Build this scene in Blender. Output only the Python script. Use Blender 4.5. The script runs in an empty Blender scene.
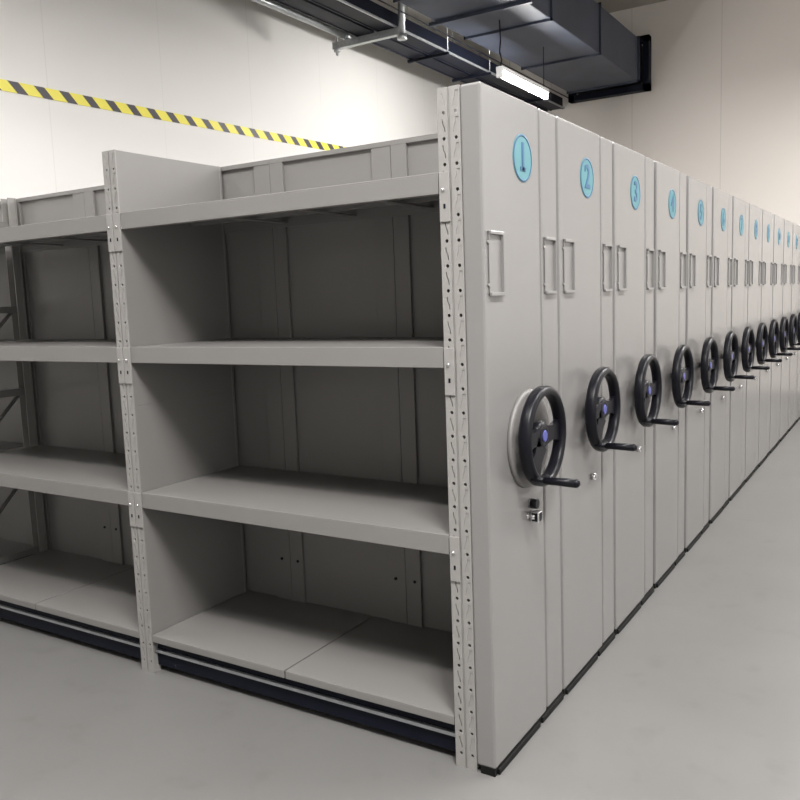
import bpy, bmesh, math, random
from mathutils import Vector, Matrix
random.seed(4)
S = 1.2                       # plan units -> metres
C = bpy.context.scene.collection
sc = bpy.context.scene
H = 1.418                     # cabinet height (plan units)
PI = math.pi

# ------------------------------------------------------------------ materials
def mat(name, col, rough=.5, metal=0., noise=0., nscale=8., bump=0., bscale=200., emit=None, estr=0., spec=.5):
    m = bpy.data.materials.new(name); m.use_nodes = True
    nt = m.node_tree; b = nt.nodes['Principled BSDF']
    b.inputs['Base Color'].default_value = (*col, 1)
    b.inputs['Roughness'].default_value = rough
    b.inputs['Metallic'].default_value = metal
    b.inputs['Specular IOR Level'].default_value = spec
    tc = nt.nodes.new('ShaderNodeTexCoord')
    if noise:
        n = nt.nodes.new('ShaderNodeTexNoise'); n.inputs['Scale'].default_value = nscale
        n.inputs['Detail'].default_value = 5
        nt.links.new(tc.outputs['Object'], n.inputs['Vector'])
        r = nt.nodes.new('ShaderNodeValToRGB')
        r.color_ramp.elements[0].position = .3; r.color_ramp.elements[1].position = .7
        r.color_ramp.elements[0].color = (*[c*(1-noise) for c in col], 1)
        r.color_ramp.elements[1].color = (*[min(1, c*(1+noise)) for c in col], 1)
        nt.links.new(n.outputs['Fac'], r.inputs['Fac'])
        nt.links.new(r.outputs['Color'], b.inputs['Base Color'])
    if bump:
        n2 = nt.nodes.new('ShaderNodeTexNoise'); n2.inputs['Scale'].default_value = bscale
        nt.links.new(tc.outputs['Object'], n2.inputs['Vector'])
        bp = nt.nodes.new('ShaderNodeBump'); bp.inputs['Strength'].default_value = bump
        bp.inputs['Distance'].default_value = .002
        nt.links.new(n2.outputs['Fac'], bp.inputs['Height'])
        nt.links.new(bp.outputs['Normal'], b.inputs['Normal'])
    if emit:
        b.inputs['Emission Color'].default_value = (*emit, 1)
        b.inputs['Emission Strength'].default_value = estr
    return m

M = {}
M['paint'] = mat('warm_grey_powder_coat', (.210, .204, .197), .38, noise=.02, nscale=3, bump=.08, bscale=260, spec=.45)
M['paint_panel'] = mat('warm_grey_panel_coat', (.222, .218, .214), .24, noise=.02, nscale=2, bump=.05, bscale=180, spec=.5)
M['upright'] = mat('light_grey_upright_coat', (.285, .277, .266), .45, noise=.03, nscale=40, bump=.1)
M['navy'] = mat('dark_navy_metal', (.0055, .007, .014), .5, noise=.15, nscale=6, spec=.15)
M['duct'] = mat('dark_blue_duct_skin', (.034, .042, .064), .5, noise=.22, nscale=3.5, bump=.15, bscale=30)
M['black'] = mat('black_plastic', (.005, .005, .008), .36, noise=.1, nscale=30, spec=.22)
M['rubber'] = mat('black_rubber', (.006, .006, .006), .6, spec=.2)
M['chrome'] = mat('polished_chrome', (.8, .8, .82), .15, 1.)
M['disc'] = mat('brushed_grey_disc', (.20, .195, .19), .55, .2)
M['galv'] = mat('galvanised_steel', (.42, .44, .45), .42, .75, noise=.12, nscale=25)
M['badge'] = mat('cyan_badge', (.074, .235, .272), .45)
M['badge_ink'] = mat('dark_blue_ink', (.018, .10, .22), .4)
M['blue_cap'] = mat('violet_blue_cap', (.07, .08, .30), .3)
M['tube'] = mat('lamp_tube', (1, 1, 1), .4, emit=(1, .98, .95), estr=240)
M['lamp_white'] = mat('white_lamp_housing', (.8, .8, .8), .4)
M['ceil'] = mat('ceiling_off_white', (.40, .37, .32), .8)

def wall_mat(name, col, axis, offset, pitch, seam=.80):
    m = mat(name, col, .62, noise=.018, nscale=.9, bump=.04, bscale=60)
    nt = m.node_tree; b = nt.nodes['Principled BSDF']
    src = b.inputs['Base Color'].links[0].from_socket
    tc = [n for n in nt.nodes if n.type == 'TEX_COORD'][0]
    sp = nt.nodes.new('ShaderNodeSeparateXYZ'); nt.links.new(tc.outputs['Object'], sp.inputs[0])
    def mth(op, a, bb=None):
        n = nt.nodes.new('ShaderNodeMath'); n.operation = op
        if hasattr(a, 'links'): nt.links.new(a, n.inputs[0])
        else: n.inputs[0].default_value = a
        if bb is not None: n.inputs[1].default_value = bb
        return n.outputs[0]
    v = mth('SUBTRACT', sp.outputs['XYZ'.index(axis)], offset)
    v = mth('MULTIPLY', v, 1/pitch); v = mth('FRACT', v)
    v = mth('SUBTRACT', v, .5); v = mth('ABSOLUTE', v)
    v = mth('LESS_THAN', v, .004/pitch)
    mx = nt.nodes.new('ShaderNodeMix'); mx.data_type = 'RGBA'
    nt.links.new(v, mx.inputs['Factor']); nt.links.new(src, mx.inputs['A'])
    mx.inputs['B'].default_value = (*[c*seam for c in col], 1)
    nt.links.new(mx.outputs['Result'], b.inputs['Base Color'])
    return m
PW = .842*S
M['wall_far'] = wall_mat('beige_wall_panels', (.70, .66, .62), 'X', (-.914)*S-PW/2, PW)
M['wall_left'] = wall_mat('white_wall_panels', (.73, .72, .70), 'Y', (.3)*S, PW, .93)
M['wall_near'] = mat('grey_near_wall', (.38, .37, .36), .7, noise=.02, nscale=1)
M['added_band'] = mat('dark_grey_added_band', (.07, .07, .068), .6, noise=.05, nscale=4)  # for the dark band added low on the unseen right wall
M['wall_plain'] = mat('off_white_wall', (.74, .73, .72), .7, noise=.02, nscale=1)

def floor_mat():
    m = mat('grey_epoxy_floor', (.155, .153, .149), .45, noise=.05, nscale=2.2, bump=.06, bscale=40)
    nt = m.node_tree; b = nt.nodes['Principled BSDF']
    src = b.inputs['Base Color'].links[0].from_socket
    tc = [n for n in nt.nodes if n.type == 'TEX_COORD'][0]
    n = nt.nodes.new('ShaderNodeTexNoise'); n.inputs['Scale'].default_value = 9; n.inputs['Detail'].default_value = 8
    nt.links.new(tc.outputs['Object'], n.inputs['Vector'])
    r = nt.nodes.new('ShaderNodeValToRGB'); r.color_ramp.elements[0].position = .28; r.color_ramp.elements[1].position = .42
    r.color_ramp.elements[0].color = (.86, .85, .84, 1); r.color_ramp.elements[1].color = (1, 1, 1, 1)
    nt.links.new(n.outputs['Fac'], r.inputs['Fac'])
    mx = nt.nodes.new('ShaderNodeMix'); mx.data_type = 'RGBA'; mx.blend_type = 'MULTIPLY'
    mx.inputs['Factor'].default_value = .6
    nt.links.new(src, mx.inputs['A']); nt.links.new(r.outputs['Color'], mx.inputs['B'])
    nt.links.new(mx.outputs['Result'], b.inputs['Base Color'])
    return m
M['floor'] = floor_mat()

def tape_mat():
    m = bpy.data.materials.new('yellow_black_hazard_stripes'); m.use_nodes = True
    nt = m.node_tree; b = nt.nodes['Principled BSDF']; b.inputs['Roughness'].default_value = .45
    tc = nt.nodes.new('ShaderNodeTexCoord'); sp = nt.nodes.new('ShaderNodeSeparateXYZ')
    nt.links.new(tc.outputs['Object'], sp.inputs[0])
    def mth(op, a, bb):
        n = nt.nodes.new('ShaderNodeMath'); n.operation = op
        for i, t in enumerate((a, bb)):
            if t is None: continue
            if hasattr(t, 'links'): nt.links.new(t, n.inputs[i])
            else: n.inputs[i].default_value = t
        return n.outputs[0]
    z = mth('MULTIPLY', sp.outputs['Z'], 1.0)
    v = mth('ADD', sp.outputs['Y'], z)
    v = mth('MULTIPLY', v, 1/(.160*S)); v = mth('FRACT', v, None)
    v = mth('LESS_THAN', v, .42)
    mx = nt.nodes.new('ShaderNodeMix'); mx.data_type = 'RGBA'
    nt.links.new(v, mx.inputs['Factor'])
    mx.inputs['A'].default_value = (.78, .70, .08, 1); mx.inputs['B'].default_value = (.035, .03, .04, 1)
    nt.links.new(mx.outputs['Result'], b.inputs['Base Color'])
    return m
M['tape'] = tape_mat()

# ------------------------------------------------------------------ mesh helpers (plan units)
class MB:
    def __init__(s): s.bm = bmesh.new(); s.smooth = False
    def box(s, x0, x1, y0, y1, z0, z1, bev=0, mi=0):
        r = bmesh.ops.create_cube(s.bm, size=1)
        vs = r['verts']
        for v in vs:
            v.co = Vector(((x0+x1)/2+v.co.x*(x1-x0), (y0+y1)/2+v.co.y*(y1-y0), (z0+z1)/2+v.co.z*(z1-z0)))
        fs = set(f for v in vs for f in v.link_faces)
        for f in fs: f.material_index = mi
        if bev:
            es = list(set(e for v in vs for e in v.link_edges))
            bmesh.ops.bevel(s.bm, geom=es, offset=bev, segments=2, affect='EDGES', profile=.5)
        return s
    def cyl(s, p0, p1, r0, r1=None, n=20, mi=0, cap=True):
        r1 = r0 if r1 is None else r1
        p0 = Vector(p0); p1 = Vector(p1); d = (p1-p0); ln = d.length; d.normalize()
        q = d.to_track_quat('Z', 'Y').to_matrix().to_4x4()
        mtx = Matrix.Translation((p0+p1)/2) @ q
        r = bmesh.ops.create_cone(s.bm, cap_ends=cap, segments=n, radius1=r0, radius2=r1, depth=ln, matrix=mtx)
        for f in set(f for v in r['verts'] for f in v.link_faces):
            f.material_index = mi; f.smooth = len(f.verts) == 4
        return s
    def sphere(s, c, r, mi=0, sx=1, n=16):
        g = bmesh.ops.create_uvsphere(s.bm, u_segments=n, v_segments=n//2, radius=r, matrix=Matrix.Translation(Vector(c)) @ Matrix.Diagonal((sx, 1, 1, 1)))
        for f in set(f for v in g['verts'] for f in v.link_faces): f.material_index = mi; f.smooth = True
        return s
    def lathe(s, prof, c, n=48, closed=True, mi=0):
        # profile of (x, r) about the X axis through c
        rings = []
        for i in range(n):
            a = 2*PI*i/n
            rings.append([s.bm.verts.new((c[0]+x, c[1]+r*math.cos(a), c[2]+r*math.sin(a))) for x, r in prof])
        m = len(prof)
        for i in range(n):
            A = rings[i]; B = rings[(i+1) % n]
            for j in range(m if closed else m-1):
                f = s.bm.faces.new((A[j], A[(j+1) % m], B[(j+1) % m], B[j])); f.smooth = True; f.material_index = mi
        return s
    def prism(s, pts, x0, x1, mi=0):
        # polygon in (y,z) extruded along x
        a = [s.bm.verts.new((x0, y, z)) for y, z in pts]; b = [s.bm.verts.new((x1, y, z)) for y, z in pts]
        fs = [s.bm.faces.new(a[::-1]), s.bm.faces.new(b)]
        n = len(pts)
        for i in range(n): fs.append(s.bm.faces.new((a[i], a[(i+1) % n], b[(i+1) % n], b[i])))
        for f in fs: f.material_index = mi
        return s
    def mesh(s, name, mats):
        bmesh.ops.recalc_face_normals(s.bm, faces=s.bm.faces[:])
        for v in s.bm.verts: v.co *= S
        me = bpy.data.meshes.new(name); s.bm.to_mesh(me); s.bm.free()
        for m in (mats if isinstance(mats, (list, tuple)) else [mats]): me.materials.append(m)
        return me
    def build(s, name, mats, parent=None, loc=(0, 0, 0)):
        return link(name, s.mesh(name, mats), parent, loc)

def link(name, me, parent=None, loc=(0, 0, 0)):
    o = bpy.data.objects.new(name, me); C.objects.link(o)
    o.location = Vector(loc)*S
    if parent: o.parent = parent
    return o
def empty(name, loc=(0, 0, 0), label=None, cat=None, group=None):
    o = bpy.data.objects.new(name, None); C.objects.link(o); o.location = Vector(loc)*S
    tag(o, label, cat, group); return o
def tag(o, label=None, cat=None, group=None, kind=None):
    if label: o['label'] = label
    if cat: o['category'] = cat
    if group: o['group'] = group
    if kind: o['kind'] = kind
    return o
def struct(name, mb, m):
    return tag(mb.build(name, m), kind='structure')

# ------------------------------------------------------------------ room
XL, XR, YF, YN, ZC = -3.43, 2.6, 7.0, -4.2, 3.75
t = .1
struct('floor', MB().box(XL-t, XR+t, YN-t, YF+t, -.1, 0), M['floor'])
struct('ceiling', MB().box(XL-t, XR+t, YN-t, YF+t, ZC, ZC+.1), M['ceil'])
struct('wall_left', MB().box(XL-t, XL, YN, YF, 0, ZC), M['wall_left'])
struct('wall_right', MB().box(XR, XR+t, YN, YF, 0, ZC), M['wall_plain'])
struct('wall_far', MB().box(XL-t, XR+t, YF, YF+t, 0, ZC), M['wall_far'])
struct('wall_near', MB().box(XL-t, XR+t, YN-t, YN, 0, ZC), M['wall_near'])
struct('added_dark_band_right', MB().box(XR-.02, XR-.0005, YN+.01, YF-.01, .001, .49, .004), M['added_band'])  # unseen band, added so the end panels reflect something darker low down

# ------------------------------------------------------------------ cabinet meshes
PWD = .05                    # upright width
RT = .045                    # thickness of the end panel box
BAYX = [-RT-PWD-i for i in range(4)]    # left edge of the four uprights
Z4, Z3, Z2, Z1 = 1.258, .9096, .5154, .1124
LIP = .0425
D1 = .401                    # depth of the near cabinet
SLX = .95                    # clear shelf length

def upright_mesh(front=True):
    b = MB()
    z0, z1 = 0.0, H
    b.box(0, .0225, 0, .003, z0, z1); b.box(.0275, PWD, 0, .003, z0, z1)
    b.box(.0215, .0285, .003, .006, z0, z1)
    b.box(.004, .007, .003, .030, z0, z1); b.box(PWD-.007, PWD-.004, .003, .030, z0, z1)
    if not front: return b.mesh('upright', M['upright'])
    cut = MB(); back = []
    z = .974-.0495*19
    while z < H-.012:
        if z > .02:
            for cx in (.0135, .0405):
                cut.cyl((cx, -.01, z), (cx, .0045, z), .0037, n=10)
        zc = z+.0248
        if .03 < zc < H-.02:
            for cx, k in ((.0135, 1), (.0405, -1)):
                w = .0012 if k == 1 else .0034
                h = .0125 if k == 1 else .0145
                pts = [(cx-.0030*k, zc+h), (cx-.0020*k, zc+.004), (cx+.0014*k, zc-.004), (cx+.0026*k, zc-h)]
                if k == -1: back.append((cx, zc))
                L = [(x-w, zz) for x, zz in pts]; R = [(x+w, zz) for x, zz in pts[::-1]]
                P = L+R
                a = [cut.bm.verts.new((x, -.01, zz)) for x, zz in P]; c = [cut.bm.verts.new((x, .0045, zz)) for x, zz in P]
                cut.bm.faces.new(a); cut.bm.faces.new(c[::-1])
                for i in range(len(P)): cut.bm.faces.new((a[i], a[(i+1) % len(P)], c[(i+1) % len(P)], c[i]))
        z += .0495
    # plates are cut one at a time so the boolean sees clean solids
    body = link('upright_body', b.mesh('upright_body', M['upright']))
    cutter = link('cutter', cut.mesh('cutter', M['upright']))
    md = body.modifiers.new('holes', 'BOOLEAN'); md.operation = 'DIFFERENCE'; md.object = cutter; md.solver = 'EXACT'
    md.use_self = True
    dg = bpy.context.evaluated_depsgraph_get()
    me = bpy.data.meshes.new_from_object(body.evaluated_get(dg)); me.name = 'upright'
    bpy.data.objects.remove(body); bpy.data.objects.remove(cutter)
    # the right-hand column is only embossed: shallow floor behind each slot
    e = MB()
    for cx, zc in back: e.box(cx-.0075, cx+.0075, .0013, .0028, zc-.0175, zc+.0175)
    bm = bmesh.new(); bm.from_mesh(me); em = e.mesh('emboss', M['upright']); bm.from_mesh(em); bm.to_mesh(me); bm.free()
    return me

def shelf_mesh(depth, lip=LIP, parts=1):
    b = MB(); g = .002
    for k in range(parts):
        x0 = g+k*SLX/parts; x1 = (k+1)*SLX/parts-g
        b.box(x0, x1, 0.0, depth, -.004, 0, .0012)
        b.box(x0, x1, 0.0, .004, -lip, -.003, .0012)
        b.box(x0, x1, .004, .018, -lip, -lip+.003)
        b.box(x0, x1, depth-.004, depth, -lip*.8, -.003)
        for q in (.33, .67):
            yy = depth*q; b.box(x0, x1, yy-.014, yy+.014, -.020, -.004)
    for q in (.25, .5, .75):
        b.box(SLX*q-.012, SLX*q+.012, .02, depth-.01, -.024, -.02)
    return b.mesh('shelf', M['paint'])
def bracket_mesh(side):
    # the plate hooked over one column of slots at the end of a shelf
    b = MB(); x0, x1 = (-.0235, .003) if side < 0 else (SLX+.0008, SLX+.0240)
    b.box(x0, x1, -.0035, 0, -.098, -.001, .001)
    xc = (x0+x1)/2
    b.box(xc-.0022, xc+.0022, -.0042, -.0034, -.072, -.063, 0, 1)
    return b.mesh('bracket', [M['upright'], M['navy']])
def bolt_mesh(side):
    b = MB(); xc = -.0105 if side < 0 else SLX+.0105
    b.sphere((xc, -.0045, -.035), .0036, n=10)
    return b.mesh('bolt', M['chrome'])

def back_sheet_mesh(w):
    b = MB(); y1 = D1
    b.box(-w, 0, y1-.003, y1, .06, H)
    lw, rw = .048, .060
    b.box(-w+.001, -w+min(lw, w*.4), y1-.012, y1-.003, .06, H-.001, .001)
    b.box(-min(rw, w*.4), -.001, y1-.011, y1-.003, .06, H-.001, .001)
    b.box(-w, 0, y1-.0125, y1-.003, H-.013, H, .001)
    b.box(-w, 0, y1-.0115, y1-.003, .06, .11)
    # screw heads on the folded edges
    for xx in (-w+.03, -.032): b.cyl((xx, y1-.0145, .238), (xx, y1-.011, .238), .0042, n=10, mi=1)
    return b.mesh('back_sheet', [M['paint'], M['navy']])

def side_sheet_mesh(depth):
    b = MB()
    for xa, xb in ((.0008, .0036), (.0464, .0494)):
        b.box(xa, xb, .0036, depth-.002, .06, .7486, .0008)
        b.box(xa, xb, .0036, depth-.002, .7505, H-.001, .0008)
        b.box(xa+.0008, xb-.0008, .006, depth-.004, .747, .752)
    return b.mesh('side_sheet', M['paint'])

def panel_mesh(y0, y1, x1=0., bev=.004):
    b = MB(); b.box(-RT, x1, y0, y1, .016, H, bev); return b

def ring_pts(cy, cz, r, n=48): return [(cy+r*math.cos(2*PI*i/n), cz+r*math.sin(2*PI*i/n)) for i in range(n)]

WZ = .707
def wheel_meshes():
    X0 = .024                # back of rim
    R = .108
    b = MB()
    prof = [(.0, R-.009), (.002, R-.002), (.008, R+.002), (.021, R+.002), (.027, R-.002), (.0295, R-.009), (.027, R-.015), (.021, R-.0175), (.008, R-.0175), (.001, R-.014)]
    b.lathe([(X0+x, r) for x, r in prof], (0, 0, 0), 64)
    # hub, dished towards the cabinet
    b.lathe([(.009, .006), (.009, .024), (X0+.004, .034), (X0+.014, .031), (X0+.018, .024), (X0+.018, .006)], (0, 0, 0), 32)
    def spoke(a0, a1, w0, w1):
        pts = []
        for rr, w, ang in ((.018, w0, a0), (R-.012, w1, a0)): pts.append((rr, w))
        c0, s0 = math.cos(a0), math.sin(a0)
        P = [(c0*pts[0][0]-s0*pts[0][1], s0*pts[0][0]+c0*pts[0][1]), (c0*.055-s0*(w0*.8), s0*.055+c0*(w0*.8)), (c0*pts[1][0]-s0*pts[1][1], s0*pts[1][0]+c0*pts[1][1]),
             (c0*pts[1][0]+s0*pts[1][1], s0*pts[1][0]-c0*pts[1][1]), (c0*.055+s0*(w0*.8), s0*.055-c0*(w0*.8)), (c0*pts[0][0]+s0*pts[0][1], s0*pts[0][0]-c0*pts[0][1])]
        b.prism(P, X0+.005, X0+.017)
    spoke(0, 0, .020, .026)
    spoke(PI, 0, .020, .026)
    spoke(PI*1.29, 0, .028, .036)
    wheel = b.mesh('hand_wheel', M['black'])
    g = MB(); gy, gz = -.070, -.082
    g.cyl((X0+.015, gy, gz), (X0+.046, gy, gz), .0055, n=14)
    g.cyl((X0+.044, gy, gz), (X0+.113, gy, gz), .0078, .0095, n=18)
    g.sphere((X0+.113, gy, gz), .0094, n=14)
    grip = g.mesh('grip', M['black'])
    c = MB(); c.cyl((X0+.0175, 0, 0), (X0+.020, 0, 0), .0135, .0115, n=28)
    cap = c.mesh('hub_cap', M['blue_cap'])
    s = MB(); s.cyl((0, 0, 0), (.014, 0, 0), .0105, n=20)
    shaft = s.mesh('axle', M['chrome'])
    return wheel, grip, cap, shaft
WHEEL, GRIP, CAP, AXLE = wheel_meshes()

def disc_mesh():
    b = MB()
    b.lathe([(0, .02), (0, .110), (.008, .108), (.010, .102), (.0105, .02)], (0, 0, 0), 64)
    return b.mesh('bearing_disc', M['disc'])
DISC = disc_mesh()

def handle_mesh():
    # flat card holder: raised rails around a slim backing plate
    b = MB(); z0, z1, w = 1.010, 1.138, .061
    b.box(0, .0015, 0, w, z0, z1)
    b.box(0, .0035, 0, .003, z0, z1, .0006); b.box(0, .008, w-.0035, w, z0, z1-.006, .0008)
    b.box(0, .008, .0, w, z1-.007, z1, .001); b.box(0, .008, 0, w, z0, z0+.007, .001)
    for z in (z0+.022, z1-.022): b.cyl((0, -.002, z), (.003, -.002, z), .003, n=10)
    return b.mesh('card_holder', M['paint_panel'])
HANDLE = handle_mesh()

def lock_mesh(double):
    b = MB()
    if double:
        b.cyl((0, 0, .541), (.012, 0, .541), .011, n=20, mi=0); b.cyl((.004, 0, .541), (.019, 0, .541), .0112, n=20, mi=1)
        b.cyl((0, .004, .511), (.014, .004, .511), .012, n=20, mi=0); b.box(.005, .024, -.007, .015, .499, .524, .003, 1)
        b.cyl((0, -.016, .516), (.003, -.016, .516), .007, n=14, mi=0)
    else:
        b.cyl((0, 0, .523), (.012, 0, .523), .009, n=20, mi=0); b.box(.012, .0128, -.001, .001, .519, .527, 0, 1)
    return b.mesh('lock', [M['chrome'], M['black']])
LOCK2, LOCK1 = lock_mesh(True), lock_mesh(False)

def badge_mesh():
    b = MB(); b.prism(ring_pts(0, 0, .050), 0, .0012)
    return b.mesh('number_badge', M['badge'])
def badge_ring_mesh():
    b = MB(); b.lathe([(.0012, .0445), (.0018, .0445), (.0018, .0485), (.0012, .0485)], (0, 0, 0), 64)
    return b.mesh('badge_ring', M['badge_ink'])
BADGE, RING = badge_mesh(), badge_ring_mesh()

def digit_mesh(txt):
    cu = bpy.data.curves.new('digit', 'FONT'); cu.body = txt
    cu.size = .082*S if len(txt) == 1 else .060*S
    cu.align_x = 'CENTER'; cu.align_y = 'CENTER'; cu.extrude = .0006*S; cu.offset = .0012*S
    o = bpy.data.objects.new('digit', cu); C.objects.link(o)
    dg = bpy.context.evaluated_depsgraph_get(); dg.update()
    me = bpy.data.meshes.new_from_object(o.evaluated_get(dg)); bpy.data.objects.remove(o)
    mt = Matrix(((0, 0, 1, 0), (1, 0, 0, 0), (0, 1, 0, 0), (0, 0, 0, 1)))
    me.transform(Matrix.Translation((.0018*S, 0, 0)) @ mt)
    if txt == '1':           # the serif foot of the 1
        bm = bmesh.new(); bm.from_mesh(me)
        zs = [v.co.z for v in bm.verts]; z0 = min(zs)
        r = bmesh.ops.create_cube(bm, size=1)
        for v in r['verts']: v.co = Vector((.0018*S+v.co.x*.0012*S, v.co.y*.027*S, z0+.003*S+v.co.z*.008*S))
        bm.to_mesh(me); bm.free()
    me.materials.clear(); me.materials.append(M['badge_ink']); me.name = 'digit'
    return me

SKIRTX = .004
def skirt_mesh(w):
    b = MB()
    b.box(-.03, SKIRTX, .012, w*.60, 0, .013, .002)
    b.box(-.03, SKIRTX-.001, w*.64, w-.006, 0, .015, .002)
    b.box(-.035, -.002, .0, w, 0, .017)
    return b.mesh('floor_skirt', M['rubber'])

def end_parts(root, w, seam, first, number, hy=.021):
    """the painted end of one cabinet and everything mounted on it"""
    b = MB(); b.box(-RT, 0, 0, seam-.007, .016, H, .005); p = b.build('end_panel', M['paint_panel'], root)
    b = MB(); b.box(-RT, -.002, seam+.006, w, .016, H, .005)
    b.box(-RT, -.007, seam-.008, seam+.007, .016, H-.001)
    b.build('edge_panel', M['paint_panel'], root)
    link('floor_skirt', skirt_mesh(w), root)
    link('card_holder', HANDLE, root, (0, hy, 0))
    link('card_holder', HANDLE, root, (-.002, seam+.018, 0))
    cy = w/2+(0 if first else -.006)
    axle = link('axle', AXLE, root, (0, cy, WZ))
    wh = link('hand_wheel', WHEEL, root, (0, cy-(.004 if first else 0), WZ-(.004 if first else 0)))
    link('grip', GRIP, wh); link('hub_cap', CAP, wh)
    if first: link('bearing_disc', DISC, root, (0, cy, WZ-.012))
    lk = link('lock', LOCK2 if first else LOCK1, root, (0, .203 if first else .216, .006 if first else 0))
    bd = link('number_badge', BADGE, root, (0, cy-.004, 1.297))
    link('badge_ring', RING, bd); link('digit', digit_mesh(number), bd)

# ---- the near cabinet, open towards the camera
near = empty('mobile_shelving_cabinet', (0, 0, 0),
    'nearest grey mobile shelving cabinet with open empty shelves and number 1 badge',
    'cabinet', 'grey mobile shelving cabinets in a row')
W1 = .396
end_parts(near, W1, .292, True, '1', .017)
UP_F, UP_R = upright_mesh(True), upright_mesh(False)
for x in BAYX:
    link('upright', UP_F, near, (x, 0, 0))
    o = link('upright', UP_R, near, (x, 0, 0)); o.location = Vector((x, D1-.022, 0))*S; o.scale = (1, -1, 1)
SIDE = side_sheet_mesh(D1-.012)
for i, x in enumerate(BAYX):
    if i == 2: continue
    link('side_panel', SIDE, near, (x, 0, 0))
# open braced frame between the second and the third bay
b = MB(); x = BAYX[2]+.025
zz = [.12, .42, .55, .88, 1.0, 1.3]
for z in (.12, .42, .72, 1.02, 1.32): b.box(x-.010, x+.010, .03, D1-.05, z-.012, z+.012)
for z in (.12, .42, .72, 1.02):
    b.cyl((x, .035, z), (x, D1-.055, z+.30), .007, n=8)
b.build('brace_frame', M['paint'], near)

SH = shelf_mesh(D1-.015); SHB = shelf_mesh(D1-.015, .020, 2)
BRK = {-1: bracket_mesh(-1), 1: bracket_mesh(1)}; BLT = {-1: bolt_mesh(-1), 1: bolt_mesh(1)}
for i in range(3):
    x0 = BAYX[i+1]+PWD
    for z in (Z4, Z3, Z2):
        s = link('shelf', SH, near, (x0, 0, z))
        for sd in (-1, 1):
            link('bracket', BRK[sd], s); link('bolt', BLT[sd], s)
    link('shelf', SHB, near, (x0, 0, Z1))
sheet = back_sheet_mesh(.41); k = 0; x = -.043
while x-.41 > BAYX[3]:
    link('back_panel', sheet, near, (x, 0, 0)); x -= .41
link('back_panel', back_sheet_mesh(x-BAYX[3]), near, (x, 0, 0))
b = MB()
b.box(BAYX[3]+.01, -RT-.002, .020, .045, .018, .088, .002)
b.box(BAYX[3]+.01, -RT-.002, .012, .022, .058, .066, 0, 1)
b.box(BAYX[3]+.01, -RT-.002, D1-.06, D1-.035, .018, .09)
for i in range(7): b.box(BAYX[3]+.1+i*.47, BAYX[3]+.14+i*.47, .04, D1-.05, .02, .085)
for i in range(4):
    for yy in (.07, D1-.09): b.cyl((BAYX[i]+.0, yy, .03), (BAYX[i]+.03, yy, .03), .030, n=24)
b.build('base_frame', [M['navy'], M['galv']], near)

# ---- the closed cabinets behind it
starts = [.402, .827, 1.264, 1.703, 2.140, 2.572, 2.992, 3.412, 3.838, 4.265, 4.695, 5.125, 5.555]
WB = .413; SEAM = .308; DB = WB-.004
ordinal = ['second', 'third', 'fourth', 'fifth', 'sixth', 'seventh', 'eighth', 'ninth', 'tenth', 'eleventh', 'twelfth', 'thirteenth', 'fourteenth']
def tops(root):
    for x in BAYX: link('upright', UP_S, root, (x, 0, 0))
    for x in BAYX: link('side_panel', SIDE_B, root, (x, 0, 0))
    for i in range(3): link('shelf', TOP_B, root, (BAYX[i+1]+PWD, .01, Z4))
    link('back_panel', BACK_B, root); link('base_frame', BASE_B, root)
b = MB()
b.box(0, PWD, 0, .003, 0, H); b.box(0, .003, .003, .032, 0, H); b.box(PWD-.003, PWD, .003, .032, 0, H); UP_S = b.mesh('upright', M['upright'])
SIDE_B = side_sheet_mesh(DB); TOP_B = shelf_mesh(DB-.03)
b = MB(); b.box(BAYX[3], -RT-.001, DB-.014, DB, .05, H); BACK_B = b.mesh('back_panel', M['paint'])
b = MB(); b.box(BAYX[3]+.05, -RT-.002, .04, .07, 0, .088); b.box(BAYX[3]+.05, -RT-.002, DB-.07, DB-.04, 0, .088); BASE_B = b.mesh('base_frame', M['navy'])
proto = empty('mobile_shelving_cabinet', (0, starts[0], 0), None, 'cabinet', 'grey mobile shelving cabinets in a row')
end_parts(proto, WB, SEAM, False, '2', .024)
tops(proto)
def copy_tree(o, parent=None):
    c = o.copy(); C.objects.link(c); c.parent = parent
    for ch in o.children: copy_tree(ch, c)
    return c
dirs = {'second': 'closed up behind the open one, number 2 badge on its end'}
cabs = [proto]
for i in range(1, len(starts)):
    c = copy_tree(proto); c.location.y = starts[i]*S; cabs.append(c)
    for ch in c.children:
        for g in ch.children:
            if g.name.startswith('digit'): g.data = digit_mesh(str(i+2))
for i, c in enumerate(cabs):
    c['label'] = '%s grey mobile shelving cabinet counted from the open near end, black hand wheel' % ordinal[i]
    if i == 0: c['label'] = 'second grey mobile shelving cabinet, closed up right behind the open one, number 2 badge'
    if i == len(cabs)-1: c['label'] = 'farthest grey mobile shelving cabinet at the far wall end of the row'

# ------------------------------------------------------------------ hazard tape on the left wall
tz = lambda y: 2.207+.0190*(y-1.38)
b = MB(); ya, yb = -1.0, 6.2
n = 24
for i in range(n):
    y0 = ya+(yb-ya)*i/n; y1 = ya+(yb-ya)*(i+1)/n
vs = []
for y in (ya, yb):
    for dx in (0.0, .004):
        for dz in (-.029, .029): vs.append(b.bm.verts.new((dx, y, tz(y)+dz-2.2)))
idx = [(0, 1, 3, 2), (4, 6, 7, 5), (0, 4, 5, 1), (2, 3, 7, 6), (1, 5, 7, 3), (0, 2, 6, 4)]
for f in idx: b.bm.faces.new([vs[q] for q in f])
o = b.build('hazard_tape', M['tape'], None, (XL+.0005, 1.475+.034, 2.2))
for v in o.data.vertices: v.co.y -= 1.509*S
tag(o, 'yellow and black striped hazard tape stretched along the white left wall', 'hazard tape')

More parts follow.
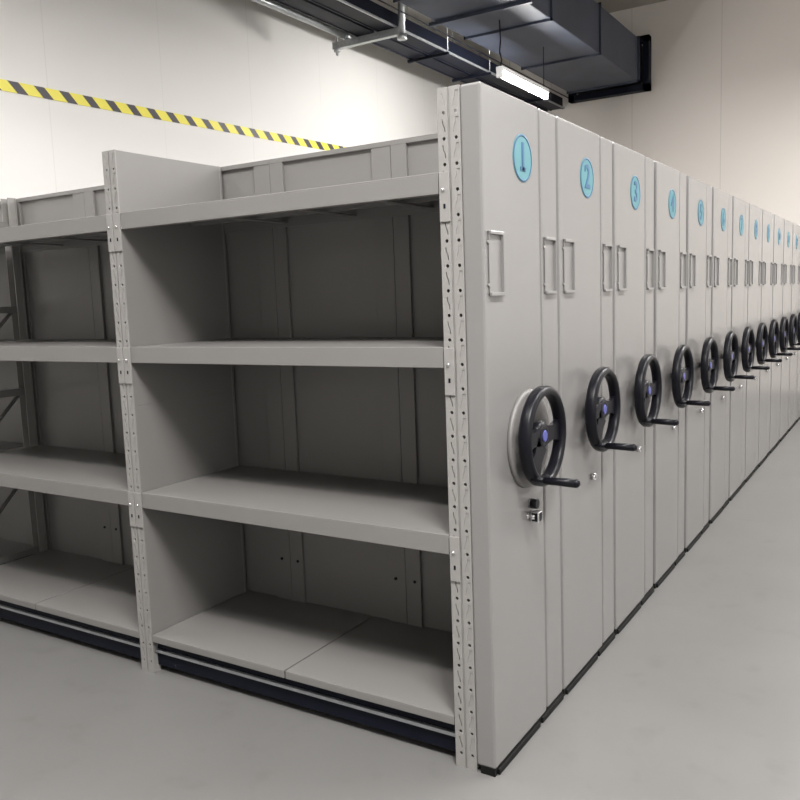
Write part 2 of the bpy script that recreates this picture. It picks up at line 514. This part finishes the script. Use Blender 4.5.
# ------------------------------------------------------------------ duct
DX0, DX1, DZ0, DZ1 = -2.30, -1.605, 2.98, 3.37
duct = empty('ventilation_duct', (-1.95, 4.5, DZ0), 'large dark blue rectangular ventilation duct hung high above the cabinets', 'duct')
def dl(x, y, z): return (x+1.95, y-4.5, z-DZ0)
def dbox(b, x0, x1, y0, y1, z0, z1, bev=0): b.box(x0+1.95, x1+1.95, y0-4.5, y1-4.5, z0-DZ0, z1-DZ0, bev)
ringsY = [1.3, 2.4, 3.45, 4.47, 5.56, 6.68]
for i in range(len(ringsY)-1):
    b = MB(); dbox(b, DX0, DX1, ringsY[i]+.03, ringsY[i+1]-.03, DZ0, DZ1, .006)
    # shallow pressed creases on the skin
    b.build('duct_section', M['duct'], duct)
b = MB(); dbox(b, DX0+.02, DX1-.02, 6.72, 6.998, DZ0+.02, DZ1-.02); b.build('wall_sleeve', M['navy'], duct)
for y in ringsY:
    b = MB(); e = .014
    for (x0, x1, z0, z1) in ((DX0-e, DX1+e, DZ0-e, DZ0+.004), (DX0-e, DX1+e, DZ1-.004, DZ1+e), (DX0-e, DX0+.004, DZ0-e, DZ1+e), (DX1-.004, DX1+e, DZ0-e, DZ1+e)):
        dbox(b, x0, x1, y-.006, y+.006, z0, z1)
    dbox(b, DX0+.003, DX1-.003, y-.031, y+.031, DZ0+.003, DZ1-.003)
    b.build('flange', M['duct'], duct)
b = MB(); e = .058
for (x0, x1, z0, z1) in ((DX0-e, DX1+e, DZ0-e, DZ0+.0), (DX0-e, DX1+e, DZ1, DZ1+e), (DX0-e, DX0, DZ0-e, DZ1+e), (DX1, DX1+e, DZ0-e, DZ1+e)):
    dbox(b, x0, x1, 6.84, 6.93, z0, z1)
b.build('wall_collar', M['navy'], duct)
for y in (2.0, 4.0):
    for x in (DX0-.03, DX1+.03):
        b = MB(); b.cyl(dl(x, y, DZ0-.02), dl(x, y, ZC), .006, n=8); b.build('hanger_rod', M['galv'], duct)
    b = MB(); dbox(b, DX0-.05, DX1+.05, y-.015, y+.015, DZ0-.025, DZ0-.001); b.build('hanger_bar', M['duct'], duct)

# ------------------------------------------------------------------ cable trunking and its bracket
TZ = 2.90
tray = empty('cable_trunking', (-2.62, 4.0, TZ), 'pair of dark navy cable trunkings running overhead above the shelving', 'cable trunking')
def tb(b, x0, x1, y0, y1, z0, z1, bev=0, mi=0): b.box(x0+2.62, x1+2.62, y0-4, y1-4, z0-TZ, z1-TZ, bev, mi)
for x0, x1 in ((-2.785, -2.645), (-2.605, -2.478)):
    b = MB(); tb(b, x0, x1, .4, 6.999, TZ+.004, TZ+.11, .003); b.build('trunking', M['navy'], tray)
    b = MB()
    for xx in (x0, x1): tb(b, xx-.007, xx+.007, .4, 6.999, TZ-.002, TZ+.006)
    b.build('trunking_lip', M['navy'], tray)
b = MB(); tb(b, -2.470, -2.455, .4, 6.999, TZ, TZ+.012); b.build('side_rail', M['galv'], tray)
for y in (1.6, 4.45, 5.2, 6.4):
    for x in (-2.80, -2.449):
        b = MB(); b.cyl((x+2.62, y-4, -.02), (x+2.62, y-4, ZC-TZ), .004, n=8); b.build('hanger_rod', M['galv'], tray)
    b = MB(); tb(b, -2.81, -2.44, y-.012, y+.012, TZ-.024, TZ-.003); b.build('support_bar', M['navy'], tray)
b = MB(); b.cyl((-2.40+2.62, -3.6, .09), (-2.40+2.62, 2.99, .09), .005, n=8); b.build('cable', M['navy'], tray)

br = empty('trapeze_bracket', (-2.72, 3.73, TZ-.029), 'galvanised steel trapeze bracket carrying the dark cable trunkings', 'bracket')
b = MB()
b.box(-.29, .29, -.026, .026, -.018, .024, .002); b.box(-.29, .29, -.030, -.026, -.022, .026)
b.build('cross_channel', M['galv'], br)
b = MB(); b.cyl((.296, 0, -.03), (.296, 0, ZC-TZ+.03), .024, n=16); b.cyl((.296, 0, -.055), (.296, 0, -.02), .034, n=6); b.build('post', M['galv'], br)
b = MB(); b.cyl((-.27, 0, -.06), (-.27, 0, ZC-TZ+.03), .010, n=10); b.cyl((-.27, 0, -.036), (-.27, 0, -.018), .024, n=6); b.build('threaded_rod', M['galv'], br)
for x in (-.085, .095):
    b = MB(); b.box(x-.010, x+.010, -.036, -.030, .0, .19); b.box(x-.024, x+.024, -.038, -.030, .0, .020); b.build('clamp', M['galv'], br)
pipe = MB(); pipe.cyl((0, -2.4, 0), (0, 0, 0), .026, n=16); pipe.cyl((0, -.07, 0), (0, .01, 0), .034, n=16)
o = pipe.build('conduit', M['galv'], None, (-2.90, 3.75, TZ+.031))
tag(o, 'galvanised conduit resting on the bracket beside the dark trunkings', 'pipe')

# ------------------------------------------------------------------ lamps
lamp = empty('batten_lamp', (-1.912, 4.68, 2.60), 'lit white fluorescent batten lamp hanging under the dark duct', 'lamp', None)
L2 = .45
b = MB(); b.box(-.028, .028, -L2, L2, .024, .055, .004); b.build('housing', M['lamp_white'], lamp)
b = MB(); b.cyl((0, -L2+.02, 0), (0, L2-.02, 0), .020, n=20); b.build('tube', M['tube'], lamp)
b = MB(); b.box(-.026, .026, L2-.02, L2+.05, -.028, .03, .003); b.build('end_cap', M['black'], lamp)
b = MB(); b.box(-.024, .024, -L2-.004, -L2+.022, -.024, .026, .003); b.build('end_cap', M['lamp_white'], lamp)
b = MB(); pts = [(0, -.43, .05), (.012, -.43, .10), (-.004, -.43, .16), (.006, -.43, .24), (.0, -.43, DZ0-2.60)]
for p, q in zip(pts, pts[1:]): b.cyl(p, q, .0055, n=8)
b.build('cord', M['black'], lamp)
b = MB(); b.cyl((0, .40, .05), (0, .40, DZ0-2.60), .003, n=8); b.build('hanger_wire', M['black'], lamp)

def pendant(x, y, z, ln, wd, power, label, along='Y', col=(1, .975, .955)):
    r = empty('ceiling_lamp', (x, y, z), label, 'lamp', 'linear lamps hung over the room')
    hx, hy = (wd/2, ln/2) if along == 'Y' else (ln/2, wd/2)
    b = MB(); b.box(-hx-.02, hx+.02, -hy-.02, hy+.02, .012, .09, .004); b.build('housing', M['lamp_white'], r)
    b = MB()
    b.box(-hx-.02, -hx, -hy-.02, hy+.02, -.004, .012); b.box(hx, hx+.02, -hy-.02, hy+.02, -.004, .012)
    b.box(-hx, hx, -hy-.02, -hy, -.004, .012); b.box(-hx, hx, hy, hy+.02, -.004, .012); b.build('rim', M['lamp_white'], r)
    for s in (-1, 1):
        b = MB(); q = (0, s*hy*.8) if along == 'Y' else (s*hx*.8, 0)
        b.cyl((q[0], q[1], .09), (q[0], q[1], ZC-z), .004, n=8); b.build('hanger_wire', M['galv'], r)
    ld = bpy.data.lights.new('lamp_light', 'AREA'); ld.shape = 'RECTANGLE'
    ld.size = 2*hx*S; ld.size_y = 2*hy*S; ld.energy = power; ld.color = col
    lo = bpy.data.objects.new('lamp_light', ld); C.objects.link(lo); lo.parent = r; lo.location = (0, 0, .008*S)
pendant(1.15, -1.25, 3.03, 1.0, .22, 225, 'linear lamp hung over the aisle nearest the camera side')
pendant(1.15, 1.2, 3.03, 1.3, .22, 85, 'linear lamp hung over the middle of the aisle')
pendant(1.15, 3.6, 3.03, 1.3, .22, 105, 'linear lamp hung over the far part of the aisle')
pendant(1.5, 4.9, 3.03, 1.3, .22, 130, 'linear lamp hung over the far wall end of the aisle')
pendant(-.5, -1.35, 3.03, 1.3, .22, 80, 'linear lamp hung in front of the open shelves', 'X')
pendant(-.7, 2.8, 3.03, 1.3, .22, 170, 'unseen linear lamp added over the cabinet row to brighten the far wall')  # added lamp out of view, lifts the far wall between duct and cabinets
pendant(-2.4, .3, 3.03, 2.2, .22, 130, 'linear lamp hung beside the white left wall')

# ------------------------------------------------------------------ world
w = bpy.data.worlds.new('world'); sc.world = w; w.use_nodes = True
w.node_tree.nodes['Background'].inputs[0].default_value = (.8, .8, .8, 1)
w.node_tree.nodes['Background'].inputs[1].default_value = .02

# ------------------------------------------------------------------ camera
cam = bpy.data.cameras.new('camera'); co = bpy.data.objects.new('camera', cam); C.objects.link(co)
r = Vector((0.84842617, 0.52810445, -0.03575932)); u = Vector((-0.03494753, 0.12329919, 0.99175399)); f = Vector((-0.52815879, 0.84018034, -0.12306621))
mtx = Matrix((( r.x, u.x, -f.x, .7203*S), (r.y, u.y, -f.y, -1.4728*S), (r.z, u.z, -f.z, 1.0134*S), (0, 0, 0, 1)))
co.matrix_world = mtx
cam.sensor_width = 36; cam.lens = 824.36/800*36; cam.clip_start = .02
sc.camera = co
sc.view_settings.view_transform = 'Standard'; sc.view_settings.look = 'None'
sc.view_settings.exposure = 0; sc.view_settings.gamma = 1; sc.view_settings.use_curve_mapping = False
